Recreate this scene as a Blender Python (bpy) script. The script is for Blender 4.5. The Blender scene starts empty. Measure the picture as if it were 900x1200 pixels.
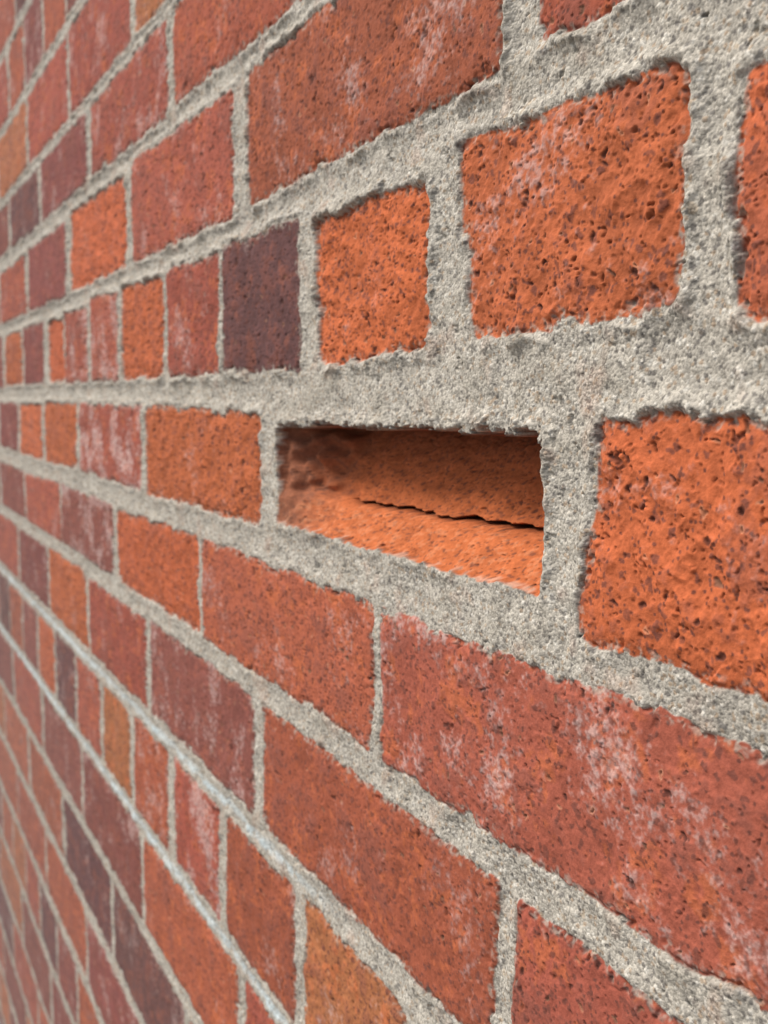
import bpy, math, time
import numpy as np
from mathutils import Matrix, Vector
T0=time.time()
rng=np.random.default_rng(7)
F32=np.float32
CAMZ=0.93
# ------------------------------------------------------------------ noise
_tab=[rng.random((256,256),dtype=F32) for _ in range(4)]
_ang=rng.random((256,256),dtype=F32)*2*np.pi
_gx=np.cos(_ang).astype(F32);_gy=np.sin(_ang).astype(F32)
def perlin(x,y,s,seed=0):
    a=0.6+seed*1.3
    c,sn=math.cos(a),math.sin(a)
    u=(x*c-y*sn)/s+37.3*seed+500; v=(x*sn+y*c)/s+71.7*seed+500
    iu=np.floor(u);iv=np.floor(v)
    fu=(u-iu).astype(F32);fv=(v-iv).astype(F32)
    iu=iu.astype(np.int32)&255;iv=iv.astype(np.int32)&255
    iu1=(iu+1)&255;iv1=(iv+1)&255
    def g(a_,b_,dx,dy): return _gx[a_,b_]*dx+_gy[a_,b_]*dy
    su=fu*fu*fu*(fu*(fu*6-15)+10);sv=fv*fv*fv*(fv*(fv*6-15)+10)
    n0=g(iu,iv,fu,fv);n1=g(iu1,iv,fu-1,fv)
    n2=g(iu,iv1,fu,fv-1);n3=g(iu1,iv1,fu-1,fv-1)
    a0=n0+(n1-n0)*su;a1=n2+(n3-n2)*su
    return (a0+(a1-a0)*sv)*1.5
def worley(x,y,s,seed=0):
    a=0.3+seed
    c,sn=math.cos(a),math.sin(a)
    u=(x*c-y*sn)/s+500+seed*13.7; v=(x*sn+y*c)/s+500+seed*5.1
    iu=np.floor(u).astype(np.int32);iv=np.floor(v).astype(np.int32)
    best=np.full(x.shape,9,F32);rid=np.zeros(x.shape,F32);rid2=np.zeros(x.shape,F32)
    for du in (-1,0,1):
        for dv in (-1,0,1):
            cu=iu+du;cv=iv+dv
            hu=(cu+31*seed)&255;hv=(cv+57*seed)&255
            dx=(cu+_tab[0][hu,hv]-u).astype(F32);dy=(cv+_tab[1][hu,hv]-v).astype(F32)
            d=dx*dx+dy*dy
            m=d<best
            best=np.where(m,d,best);rid=np.where(m,_tab[2][hu,hv],rid);rid2=np.where(m,_tab[3][hu,hv],rid2)
    return np.sqrt(best),rid,rid2
def ss(a,b,x):
    t=np.clip((x-a)/(b-a),0,1);return t*t*(3-2*t)
# ------------------------------------------------------------------ brick layout (0.1 mm, measured wall coords)
B=[]
def add(c,t,eff=0.2,dep=0.0,hole=0):
    q=[(c[i]/1e4,c[i+1]/1e4) for i in range(0,8,2)]
    B.append(dict(q=q,t=t,eff=eff,dep=dep,hole=hole))
def rect(x0,x1,z0,z1,t,eff=0.2,dep=0.0):
    j=lambda a:rng.uniform(-a,a)
    add([x0+j(14),z1+j(12),x1+j(14),z1+j(12),x1+j(14),z0+j(12),x0+j(14),z0+j(12)],t,eff,dep)
# header course above the opening
add([-2897,769,-1894,743,-1928,226,-2822,182],'o',.38,.6)
add([-1734,690,-700,690,-720,179,-1735,179],'o',.2,.6)
add([-4014,699,-3099,709,-3106,176,-3963,146],'o',.0,1.5)
add([-5165,745,-4192,731,-4187,128,-5170,145],'p',.10,0.0)
add([-6192,739,-5249,716,-5252,138,-6184,139],'r',.45,0.2)
add([-7310,743,-6305,706,-6314,142,-7326,150],'o',.1,1.0)
add([-8297,756,-7411,723,-7426,140,-8319,142],'r',.75,0)
add([-9333,714,-8431,690,-8445,144,-9351,144],'r',.75,0)
add([-10119,693,-9415,684,-9425,160,-10176,156],'o',.0,1.5)
add([-11550,713,-10387,717,-10497,160,-11600,161],'m',.2,0)
add([-12898,714,-11790,714,-11790,163,-13048,157],'o',.2,1)
# course with the missing brick
add([-4471,-105,-2448,-80,-2436,-553,-4462,-549],'o',.0,0,1)
add([-2184,-43,-100,-30,-100,-640,-2254,-634],'o',.20,0.1)
add([-6709,-48,-4676,-71,-4694,-581,-6740,-590],'o',.18,0.5)
add([-8766,-34,-6840,-54,-6870,-579,-8845,-566],'r',.95,0)
add([-10500,-40,-8946,-48,-8970,-558,-10520,-586],'o',.1,.6)
add([-12020,-55,-10650,-58,-10670,-576,-12080,-571],'o',.2,.6)
add([-13600,-40,-12170,-47,-12210,-551,-13650,-566],'m',.3,0)
# below
add([-3418,-764,-1240,-762,-1230,-1320,-3433,-1325],'r',.60,0)
add([-5577,-762,-3500,-760,-3520,-1305,-5593,-1300],'b',.32,0.1)
add([-7582,-784,-5674,-757,-5680,-1290,-7610,-1280],'o',.1,.6)
add([-9699,-752,-7705,-763,-7760,-1275,-9784,-1265],'m',.75,0)
rect(-11750,-9830,-1275,-765,'r',.35);rect(-13700,-11880,-1270,-765,'m',.2)
rect(-1120,900,-1310,-765,'r',.4)
# next
add([-4678,-1455,-2640,-1475,-2644,-2050,-4678,-2040],'b',.24,0)
add([-2525,-1485,-500,-1490,-500,-2060,-2525,-2060],'r',.5,0)
add([-6740,-1440,-4815,-1450,-4808,-2035,-6740,-2035],'m',.55,0)
rect(-8646,-6846,-2035,-1430,'r',.3);rect(-10480,-8770,-2030,-1420,'o',.2);rect(-12380,-10620,-2030,-1420,'m',.5);rect(-14300,-12520,-2030,-1420,'r',.2)
rect(-390,1700,-2060,-1490,'r',.3)
# header course
add([-5259,-2205,-4310,-2210,-4317,-2845,-5259,-2845],'b',.25,0)
rect(-4170,-3230,-2845,-2210,'t',.35);rect(-3110,-2150,-2845,-2210,'r',.35);rect(-2040,-1080,-2845,-2210,'r',.3)
rect(-6238,-5390,-2845,-2200,'r',.75);rect(-7236,-6390,-2845,-2200,'b',.6);rect(-8247,-7385,-2845,-2200,'t',.2)
for i in range(7): rect(-9260-i*1010,-8350-i*1010,-2845,-2200,['r','p','o','m','b','p','o'][i],.3)
# upper
add([-4779,1480,-2680,1490,-2659,945,-4779,895],'b',.44,0)
add([-2485,1469,-400,1480,-400,950,-2464,955],'b',.2,0)
add([-6927,1490,-4981,1455,-4993,880,-6966,880],'r',.42,0)
add([-8948,1484,-7119,1450,-7174,880,-9007,880],'o',.15,.8)
add([-11089,1450,-9149,1440,-9200,868,-11140,870],'m',.2,0)
rect(-13150,-11290,865,1425,'r',.3)
add([-5930,2110,-3902,2110,-3912,1600,-5935,1625],'b',.2,.3)
add([-8078,2110,-6057,2110,-6079,1600,-8105,1615],'r',.55,0)
add([-10240,2110,-8238,2105,-8270,1615,-10260,1617],'m',.45,0)
rect(-12150,-10400,1610,2115,'p',.3);rect(-3780,-1700,1610,2110,'r',.3)
# generic infill
kinds=['r','b','m','b','p','m','t','r']
def run(z0,z1,xa,xb,hd,ph):
    pitch=1040 if hd else 2050
    n0=int((xa-ph)/pitch)-1;n1=int((xb-ph)/pitch)+2
    for n in range(n0,n1):
        x0=ph+n*pitch;x1=x0+pitch-120
        if x1<xa or x0>xb: continue
        rect(max(x0,xa),min(x1,xb),z0,z1,kinds[rng.integers(8)],rng.uniform(.05,.55),rng.choice([0,0,.3,.6]))
XL,XR=-52000,16000
hand={0:(140,740,-13100,-600,1),1:(-580,-50,-13750,0,0),2:(-1290,-765,-13800,1000,0),3:(-2040,-1450,-14400,1800,0),4:(-2845,-2205,-15400,-1000,1),5:(880,1460,-13250,-300,0),6:(1620,2110,-12250,-1600,0)}
for z0,z1,a,b,hd in hand.values():
    run(z0,z1,XL,a-110,hd,a-110+130);run(z0,z1,b+110,XR,hd,b+110)
for k in range(12):
    hd=(k%4)==1
    z0=2225+k*735;ph={0:-4700,1:-4650,2:-5200,3:-4100}[k%4]
    run(z0,z0+615,XL,XR,hd,ph)
for k in range(9):
    hd=(k%4)==3
    z1=-2990-k*765;ph={0:-5000,1:-6000,2:-5050,3:-5500}[k%4]
    run(z1-635,z1,XL,XR,hd,ph)
NB=len(B)
COL={'o':(.465,.122,.045),'r':(.330,.087,.053),'p':(.120,.054,.049),'m':(.215,.067,.052),'b':(.340,.092,.047),'t':(.39,.138,.058)}
bc=np.zeros((NB+1,3),F32);beff=np.zeros(NB+1,F32);bdep=np.zeros(NB+1,F32);braw=np.zeros(NB+1,F32);btx=np.zeros(NB+1,F32);btz=np.zeros(NB+1,F32);bcx=np.zeros(NB+1,F32);bcz=np.zeros(NB+1,F32);boff=np.zeros(NB+1,F32);bhole=np.zeros(NB+1,bool);bdark=np.zeros(NB+1,F32);bpit=np.zeros(NB+1,F32)
for i,b in enumerate(B):
    k=rng.uniform(.86,1.10)
    c=np.array(COL[b['t']])*k;c[1]*=rng.uniform(.93,1.06)
    bc[i]=c;beff[i]=b['eff'];bdep[i]=b['dep']*1e-3;braw[i]=1.0 if b['t']=='o' else (.5 if b['t']=='t' else (.25 if b['t'] in 'rb' else 0))
    btx[i]=rng.uniform(-.006,.006);btz[i]=rng.uniform(-.012,.012)
    bcx[i]=sum(p[0] for p in b['q'])/4;bcz[i]=sum(p[1] for p in b['q'])/4
    boff[i]=rng.uniform(-.1,.7)*1e-3;bhole[i]=b['hole']==1
    bdark[i]=rng.uniform(.25,.85);bpit[i]=rng.uniform(-.06,.09)
bdark[0]=.4;bdark[2]=.1
bc[12]=(.475,.118,.043);bc[0]=(.435,.115,.044);bc[2]=(.475,.120,.042)
# ------------------------------------------------------------------ surface
def surface(xs,zs):
    X,Z=np.meshgrid(xs,zs);X=X.astype(np.float64);Z=Z.astype(np.float64)
    nw=[perlin(X,Z,.030,1),perlin(X,Z,.030,2),perlin(X,Z,.009,3),perlin(X,Z,.009,4),perlin(X,Z,.0032,5),perlin(X,Z,.0032,6),perlin(X,Z,.0013,7)]
    n40=perlin(X,Z,.040,8);n15=perlin(X,Z,.015,9);n6=perlin(X,Z,.006,10);n25=perlin(X,Z,.0025,11);n1=perlin(X,Z,.0011,12)
    Wx=(X+.0017*nw[0]+.0008*nw[2]+.0005*nw[4]+.0001*nw[6]).astype(F32)
    Wz=(Z+.0014*nw[1]+.0008*nw[3]+.0005*nw[5]+.0001*nw[6]).astype(F32)
    Dd=np.full(X.shape,-.05,F32);I=np.full(X.shape,NB,np.int32)
    M=.014
    for i,b in enumerate(B):
        q=b['q'];qx=[p[0] for p in q];qz=[p[1] for p in q]
        a0=np.searchsorted(xs,min(qx)-M);a1=np.searchsorted(xs,max(qx)+M)
        c0=np.searchsorted(zs,min(qz)-M);c1=np.searchsorted(zs,max(qz)+M)
        if a1-a0<1 or c1-c0<1: continue
        wx=Wx[c0:c1,a0:a1];wz=Wz[c0:c1,a0:a1]
        k=.0013 if not b['hole'] else .0014
        if b['t'] in 'ot' and not b['hole']: k=.0025
        acc=0
        for e in range(4):
            ax,az=q[e];bx,bz=q[(e+1)%4]
            dx,dz=bx-ax,bz-az;L=math.hypot(dx,dz)
            nx,nz=dz/L,-dx/L
            d=nx*(wx-ax)+nz*(wz-az)
            acc=acc+np.exp(-np.clip(d,-.02,.03)/k)
        d=-k*np.log(acc)
        S=Dd[c0:c1,a0:a1];m=d>S
        S[m]=d[m];I[c0:c1,a0:a1][m]=i
    hole=bhole[I]
    u=(X+.4475)/.2045;v=(Z+.0570)/.0475
    smear=.0020*ss(.05,.75,perlin(X,Z,.018,20)+.35*n6)+.0007*ss(.15,.5,nw[4]+.3*nw[6])
    chip=ss(.28,.5,perlin(X,Z,.011,23)+.35*nw[5])*.0015
    Dd=Dd+.0013-(smear+chip*.6)*(~hole)-hole*(.0007+ss(.7,.95,v)*(.0016*ss(-.3,.5,nw[4])+.0006*ss(-.3,.4,nw[6]))+ss(.3,.05,v)*(.0012*ss(-.2,.5,n6)))
    mask=ss(-.0003,.0003,Dd)
    maskh=np.where(hole,ss(-.0002,.0010,Dd),ss(-.0012,.0012,Dd))
    raw=braw[I];eff=beff[I]
    w1,r1,r1b=worley(X+.0012*nw[4]+.0004*nw[6],Z+.0012*nw[5]-.0004*nw[6],.0034,1)
    w2,r2,r2b=worley(X+.0003*nw[6],Z,.00125,2)
    w3,r3,r3b=worley(X+.003*nw[4]+.001*nw[6],Z+.003*nw[5],.0085,3)
    pv=bpit[I]+.10*n40
    pore=np.where(r2<.06+.035*raw+.4*pv,np.clip(1-(w2/.55)**2,0,1),0)
    pit=np.where(r1<(.14+.07*raw+pv),np.clip(1-(w1/(.12+.24*r1b))**2,0,1),0)
    big=np.where(r3<(.08+.10*raw+pv),np.clip(1-(w3/(.08+.16*r3b))**2,0,1),0)
    lump=np.where((r1>.86),np.clip(1-(w1/.34)**2,0,1),0)
    ridge=1-np.abs(perlin(X+.002*n6,Z+.002*n15,.016,13))*2
    rid2=1-np.abs(perlin(X+.001*n25,Z+.001*n6,.0055,21))*2
    wear=ss(-.10,.30,perlin(X,Z,.024,24)+.5*n6+.35*n15)
    rough=np.clip(raw*(.55+.45*wear)+(1-raw)*.42*wear,0,1)
    hb=-bdep[I]+boff[I]+btx[I]*(X-bcx[I])+btz[I]*(Z-bcz[I])
    hb=hb+.0006*n40+.0004*n15+.00018*n6+.00007*n25+.00003*n1-.00035*wear*(1-raw)
    hb=hb+rough*(.0007*(ridge-.5)*raw+.0004*n15+.0004*n6+.00028*(rid2-.5)+.00015*n25+.00006*n1)
    hb=hb-pit*(.00042+.00034*rough)-big*(.0006+.0004*rough)+lump*(.00016+.00024*rough)-pore*.00034
    inner=np.clip(Dd,0,1)
    hb=hb-(.0004+.0005*raw)*np.exp(-inner/(.0014+.0022*raw))-chip*np.exp(-inner/.003)*.9
    crev=np.exp(-((Dd-.0002)/.0007)**2)*ss(-.05,.45,n15+.5*n6)
    hb=hb-.0010*crev
    e=np.clip(-Dd,0,1)
    g=np.clip(1-w2/.62,0,1)
    bead=.30+.70*ss(-.09,0.0,Z)
    hm=-.0005+.0009*n40+.0008*n15+.00042*n6+.00017*n25+.00027*g*(r2b+.2)-.0009*ss(.002,.007,e)*bead
    hm=hm-np.where(r3<.16,np.clip(1-(w3/(.08+.14*r3b))**2,0,1),0)*.0010
    hm=hm+bead*(.0009*ss(-.3,.45,n15+n6*.5)+.0003*n6+.0002*nw[4])*np.exp(-((e-.0019)/.0016)**2)
    # opening left by the missing brick: broken ledge below, hollow back above
    dep=np.interp(v+.02*n15,[-.1,0,.05,.28,.36,.70,.95,1.03],[.3,.8,2.8,12,19,28,34,30])*1e-3
    dep=dep*(.20+.80*ss(0,.17,u+.03*n6+.02*n15))*ss(1.012,.975,u)
    vc=.335+.04*(u-.6)+.028*n15+.010*n6+.006*n25
    cr=np.exp(-((v-vc)/(.013+.006*n15))**4)*ss(.20,.30,u)*ss(.90,.80,u)
    led=ss(.36,.26,v)
    hh=-dep-cr*.009
    hc=np.zeros(X.shape+(3,),F32)
    if hole.any():
        # noise unrolled along the cavity surface (arc length) so grain is not stretched on slopes
        ax=X[hole]-.7*dep[hole];az=Z[hole]+dep[hole]*1.15
        a15=perlin(ax,az,.014,31);a6=perlin(ax,az,.006,32);a25=perlin(ax,az,.0025,33);a1=perlin(ax,az,.0011,34)
        q1,s1,s1b=worley(ax+.0008*a6,az+.0008*a25,.0030,5);q2,s2,s2b=worley(ax,az,.0013,6);q3,s3,s3b=worley(ax+.002*a6,az+.002*a25,.0080,7)
        p1=np.where(s1<.18,np.clip(1-(q1/(.14+.22*s1b))**2,0,1),0);p3=np.where(s3<.22,np.clip(1-(q3/(.08+.16*s3b))**2,0,1),0)
        p2=np.where(s2<.07,np.clip(1-(q2/.5)**2,0,1),0)
        ld_=led[hole]
        hh[hole]+=.0010*a15+(.0006*a6+.00024*a25)*(1-.5*ld_)+.00008*a1*(1-ld_)-.0006*p1-.0009*p3-.0003*p2
        k=np.array([.44,.118,.038],F32)*(1+.15*a15+.15*a6+.14*a25+.10*a1)[:,None]
        i1=np.where(s1b>.76,ss(.36,.24,q1),0)*.7;i3=np.where(s3b>.7,ss(.20,.13,q3),0)*.6;i2=np.where(s2b<.09,ss(.5,.32,q2),0)*.75
        def mk(k,col,t): return k*(1-t[:,None])+np.asarray(col,F32)*t[:,None]
        k=k*(1-.5*np.clip(p1+p3+p2,0,1))[:,None]
        k=mk(k,(.14,.05,.03),np.clip(i1+i2+i3,0,.85))
        uu=u[hole];vv_=v[hole]
        k=mk(k,(.18,.078,.048),ss(.24,.03,uu+.03*a6+.02*a15)*.75)  # shaded left jamb painted into the cavity colour as dark brown
        k=mk(k,(.16,.06,.034),ss(.56,.96,vv_+.05*a15)*.65)  # painted shadow: colour darkens upward beneath the top lip
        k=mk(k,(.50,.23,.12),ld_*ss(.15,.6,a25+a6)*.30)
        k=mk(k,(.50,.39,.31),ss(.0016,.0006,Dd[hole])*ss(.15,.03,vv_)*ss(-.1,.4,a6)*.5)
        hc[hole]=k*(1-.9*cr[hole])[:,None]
    hb=np.where(hole,hh,hb)
    h=hm*(1-maskh)+hb*maskh
    # colours
    c=bc[I].astype(F32)
    def mix(c,col,t):
        t=t[...,None];return c*(1-t)+np.asarray(col,F32)*t
    sm=n15*.6+n6*.5+n40*.5+n25*.3+.12*n1
    c=c*(1+.17*n40+.16*n15+.14*n6+.12*n25+.06*n1+.08*(rid2-.5))[...,None]
    t=ss(.05,.5,sm+.5*(bdark[I]-.55)-.25*(wear-.5))*(.64-.20*raw)
    c=mix(c,(.18,.062,.044),t*(~hole))
    nn=perlin(X,Z,.013,14)*.6+.5*perlin(X,Z,.0038,15)+.2*n1+.5*(wear-.5)
    c=mix(c,(.465,.124,.044),ss(.10,.65,nn)*np.where(bc[I][:,:,0]>.28,.55,.20)*(raw<.9))
    inc=np.where((r1b>.77),ss(.34,.24,w1+.05*n1),0)
    c=mix(c,(.13,.046,.034),np.clip(inc*.72,0,1))
    inc2=np.where((r3b>.70),ss(.19,.13,w3+.03*n25),0)
    c=mix(c,(.14,.048,.034),inc2*.62)
    sp=np.where((r2b<.11+pv*.4)&(r2>.1),ss(.50,.34,w2),0)
    c=mix(c,(.11,.040,.030),sp*.8)
    c=mix(c,(.58,.29,.17),np.where(r1<.04,ss(.3,.2,w1),0)*.45)
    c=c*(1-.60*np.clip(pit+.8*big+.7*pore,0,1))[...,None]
    ef=perlin(X,Z,.034,16)*.95+perlin(X,Z,.012,17)*.50+perlin(X,Z,.0042,18)*.45+.28*n1+.30*n25
    t=ss(.20,1.05,ef+eff*1.05-.50)*(.22+.55*eff)*(.45+.55*ss(-.25,.35,n25+.7*n1))*(1-.6*pit)
    t=np.where(hole,0,t)*.85
    c=mix(c,(.62,.475,.43),np.clip(t,0,.78))
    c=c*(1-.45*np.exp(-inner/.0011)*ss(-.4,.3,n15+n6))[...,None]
    c=mix(c,(.38,.34,.28),(ss(.0030,.0004,Dd+.0012*n25)*ss(-.1,.4,nw[4]+.6*n1)*.55)*(~hole))
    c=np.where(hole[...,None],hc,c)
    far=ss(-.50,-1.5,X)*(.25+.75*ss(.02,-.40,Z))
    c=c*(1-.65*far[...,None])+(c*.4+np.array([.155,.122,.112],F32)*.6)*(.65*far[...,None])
    mc=np.empty_like(c);mc[...]=(.405,.370,.308)
    mc*=(1+.11*n40+.11*n15+.08*n6+.06*n25+.20*(r2-.5))[...,None]
    gm=ss(.66,.42,w2)
    mc=mix(mc,(.11,.10,.09),gm*(r2b<.13)*.75)
    mc=mix(mc,(.60,.57,.50),gm*(r2b>.90)*.5)
    mc=mix(mc,(.32,.22,.135),gm*((r2b>.28)&(r2b<.37))*.65)
    g3=ss(.30,.2,w1)
    mc=mix(mc,(.13,.12,.11),g3*(r1>.93)*.7);mc=mix(mc,(.40,.31,.21),g3*((r1>.82)&(r1<.87))*.6)
    mc=mix(mc,(.24,.215,.17),ss(.12,.85,n15+.6*n40+.3*n6)*.45)
    mc=mix(mc,(.38,.22,.15),ss(.30,.85,perlin(X,Z,.018,19)+.5*n6)*.25)
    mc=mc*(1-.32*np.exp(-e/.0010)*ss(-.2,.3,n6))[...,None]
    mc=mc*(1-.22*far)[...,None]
    pl=np.exp(-((Z+.2125+.0012*n15)/.0026)**4)+np.exp(-((Z+.2920+.0012*n15)/.003)**4)
    pl=pl*ss(-.36,-.46,X)*(.75+.5*n15)*ss(-.75,-.2,n6+n25)
    mc=mix(mc,(.54,.64,.66),np.clip(pl,0,1)*.7)
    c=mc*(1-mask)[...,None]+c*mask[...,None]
    return X,-h,Z,np.clip(c,.01,.9).astype(F32),(1-mask).astype(F32)
def patch(name,xs,zs,mat,parent):
    xs=np.asarray(xs);zs=np.asarray(zs)
    X,Y,Z,C,MM=surface(xs,zs)
    nz,nx=X.shape
    me=bpy.data.meshes.new(name)
    co=np.stack([X,Y,Z+CAMZ],-1).astype(F32).reshape(-1)
    me.vertices.add(nx*nz);me.vertices.foreach_set('co',co)
    idx=np.arange(nx*nz,dtype=np.int32).reshape(nz,nx)
    f=np.stack([idx[:-1,:-1],idx[:-1,1:],idx[1:,1:],idx[1:,:-1]],-1).reshape(-1)
    nf=f.size//4
    me.loops.add(nf*4);me.loops.foreach_set('vertex_index',f)
    me.polygons.add(nf);me.polygons.foreach_set('loop_start',np.arange(0,nf*4,4,dtype=np.int32))
    me.polygons.foreach_set('use_smooth',np.ones(nf,bool))
    me.update(calc_edges=True)
    at=me.attributes.new('Col','FLOAT_COLOR','POINT')
    at.data.foreach_set('color',np.concatenate([C,MM[...,None]],-1).reshape(-1))
    ob=bpy.data.objects.new(name,me);bpy.context.scene.collection.objects.link(ob)
    me.materials.append(mat);ob.parent=parent
    return ob
# ------------------------------------------------------------------ material
def wall_mat():
    m=bpy.data.materials.new('weathered_brick_and_mortar');m.use_nodes=True
    nt=m.node_tree;N=nt.nodes;L=nt.links;bs=N['Principled BSDF']
    at=N.new('ShaderNodeAttribute');at.attribute_name='Col'
    tc=N.new('ShaderNodeTexCoord')
    n2=N.new('ShaderNodeTexNoise');n2.inputs['Scale'].default_value=700;n2.inputs['Detail'].default_value=2;n2.inputs['Roughness'].default_value=.65
    vo=N.new('ShaderNodeTexVoronoi');vo.inputs['Scale'].default_value=1400
    for n in (n2,vo): L.new(tc.outputs['Object'],n.inputs['Vector'])
    r1=N.new('ShaderNodeMapRange');r1.inputs['From Min'].default_value=.3;r1.inputs['From Max'].default_value=.7;r1.inputs['To Min'].default_value=.85;r1.inputs['To Max'].default_value=1.15
    L.new(n2.outputs['Fac'],r1.inputs['Value'])
    sep=N.new('ShaderNodeSeparateColor');L.new(vo.outputs['Color'],sep.inputs['Color'])
    r2=N.new('ShaderNodeMapRange');r2.inputs['To Min'].default_value=.64;r2.inputs['To Max'].default_value=1.30
    L.new(sep.outputs['Red'],r2.inputs['Value'])
    mx=N.new('ShaderNodeMix');mx.data_type='FLOAT'
    L.new(at.outputs['Alpha'],mx.inputs['Factor']);L.new(r1.outputs[0],mx.inputs['A']);L.new(r2.outputs[0],mx.inputs['B'])
    vm=N.new('ShaderNodeVectorMath');vm.operation='SCALE'
    L.new(at.outputs['Color'],vm.inputs[0]);L.new(mx.outputs['Result'],vm.inputs['Scale'])
    L.new(vm.outputs[0],bs.inputs['Base Color'])
    bs.inputs['Roughness'].default_value=.9;bs.inputs['Specular IOR Level'].default_value=.2
    ad=N.new('ShaderNodeMath');ad.operation='ADD'
    v3=N.new('ShaderNodeMath');v3.operation='MULTIPLY'
    vv=N.new('ShaderNodeMath');vv.operation='MULTIPLY';vv.inputs[1].default_value=-.5
    L.new(vo.outputs['Distance'],vv.inputs[0])
    L.new(vv.outputs[0],v3.inputs[0]);L.new(at.outputs['Alpha'],v3.inputs[1])
    L.new(n2.outputs['Fac'],ad.inputs[0]);L.new(v3.outputs[0],ad.inputs[1])
    bp=N.new('ShaderNodeBump');bp.inputs['Strength'].default_value=.8;bp.inputs['Distance'].default_value=.0004
    L.new(ad.outputs[0],bp.inputs['Height']);L.new(bp.outputs[0],bs.inputs['Normal'])
    return m
mat=wall_mat()
wall=bpy.data.objects.new('brick_wall',None);bpy.context.scene.collection.objects.link(wall)
def xp(px): return .173*(.509-1583./(px+190))
xs=xp(np.arange(-42,946,1.1))
lo=-.14*np.exp(np.arange(1,2000)*.0021);lo=lo[lo>-.93];lo=np.append(lo,-.932)
hi=.085*np.exp(np.arange(1,2000)*.0032);hi=hi[hi<.50]
zs=np.concatenate([lo[::-1],np.arange(-.14,.0851,.00025),hi])
patch('weathered_face',xs,zs,mat,wall)
x0,x1=xs[0],xs[-1];zt=zs[-1]
patch('face_far_end',np.linspace(-5.0,x0,500),np.linspace(-.932,1.09,300),mat,wall)
patch('face_near_end',np.linspace(x1,1.5,400),np.linspace(-.932,1.09,500),mat,wall)
patch('face_top',np.linspace(x0,x1,500),np.linspace(zt,1.09,160),mat,wall)
def box(name,a,b,mt,parent=None,bev=0):
    import bmesh
    bm=bmesh.new();bmesh.ops.create_cube(bm,size=1)
    for v in bm.verts:
        v.co=Vector([(a[i]+b[i])/2+v.co[i]*(b[i]-a[i]) for i in range(3)])
    if bev: bmesh.ops.bevel(bm,geom=bm.edges[:],offset=bev,segments=2,affect='EDGES')
    me=bpy.data.meshes.new(name);bm.to_mesh(me);bm.free();me.materials.append(mt)
    o=bpy.data.objects.new(name,me);bpy.context.scene.collection.objects.link(o);o.parent=parent;return o
def simple(name,c1,c2,sc,bump=.003):
    m=bpy.data.materials.new(name);m.use_nodes=True;nt=m.node_tree;N=nt.nodes;L=nt.links;bs=N['Principled BSDF']
    tc=N.new('ShaderNodeTexCoord');n=N.new('ShaderNodeTexNoise');n.inputs['Scale'].default_value=sc;n.inputs['Detail'].default_value=5;n.inputs['Roughness'].default_value=.7
    L.new(tc.outputs['Object'],n.inputs['Vector'])
    cr=N.new('ShaderNodeValToRGB');cr.color_ramp.elements[0].position=.3;cr.color_ramp.elements[1].position=.7
    cr.color_ramp.elements[0].color=(*c1,1);cr.color_ramp.elements[1].color=(*c2,1)
    L.new(n.outputs['Fac'],cr.inputs['Fac']);L.new(cr.outputs[0],bs.inputs['Base Color']);bs.inputs['Roughness'].default_value=.9
    bp=N.new('ShaderNodeBump');bp.inputs['Distance'].default_value=bump;L.new(n.outputs['Fac'],bp.inputs['Height']);L.new(bp.outputs[0],bs.inputs['Normal'])
    return m
core=simple('mortar_core',(.3,.28,.24),(.42,.39,.33),60)
box('wall_core',(-5.0,.055,-.05),(1.5,.225,2.02),core,wall)
box('coping',(-5.03,-.03,2.022),(1.53,.255,2.085),simple('coping_stone',(.28,.27,.25),(.4,.39,.36),30),wall,.006)
gm=simple('paving',(.16,.155,.145),(.28,.27,.25),40)
me=bpy.data.meshes.new('pavement');me.from_pydata([(-60,-60,0),(60,-60,0),(60,60,0),(-60,60,0)],[],[(0,1,2,3)]);me.materials.append(gm)
bpy.context.scene.collection.objects.link(bpy.data.objects.new('pavement',me))
# ------------------------------------------------------------------ camera
f=1250.;fp=math.hypot(f,132);th=math.atan(132/f);al=math.atan(640/fp)
sa,ca,st,ct=math.sin(al),math.cos(al),math.sin(th),math.cos(th)
h=Vector((-ca,sa,0));r=Vector((sa,ca,0));z=Vector((0,0,1))
Fw=h*ct-z*st;U=h*st+z*ct
cd=bpy.data.cameras.new('camera');cam=bpy.data.objects.new('camera',cd);bpy.context.scene.collection.objects.link(cam)
M=Matrix((r,U,-Fw)).transposed().to_4x4();M.translation=Vector((0,-.173,CAMZ));cam.matrix_world=M
cd.sensor_fit='VERTICAL';cd.sensor_height=24;cd.lens=25;cd.clip_start=.01;cd.clip_end=300
cd.dof.use_dof=True;cd.dof.focus_distance=.29;cd.dof.aperture_fstop=15
bpy.context.scene.camera=cam
# ------------------------------------------------------------------ light
S=Vector((-.28,-.58,.86)).normalized()
w=bpy.data.worlds.new('World');bpy.context.scene.world=w;w.use_nodes=True
nt=w.node_tree;bg=nt.nodes['Background'];sk=nt.nodes.new('ShaderNodeTexSky');sk.sky_type='NISHITA';sk.sun_disc=False
sk.sun_elevation=math.asin(S.z);sk.sun_rotation=math.atan2(S.x,S.y);sk.dust_density=3
nt.links.new(sk.outputs[0],bg.inputs['Color']);bg.inputs['Strength'].default_value=.15
ld=bpy.data.lights.new('sun','SUN');ld.energy=3.6;ld.angle=math.radians(24);ld.color=(1,.96,.9)
so=bpy.data.objects.new('sun',ld);bpy.context.scene.collection.objects.link(so);so.rotation_euler=S.to_track_quat('Z','Y').to_euler()
vs=bpy.context.scene.view_settings;vs.view_transform='Standard';vs.look='None';vs.exposure=0
print('bricks',NB,'time',time.time()-T0)
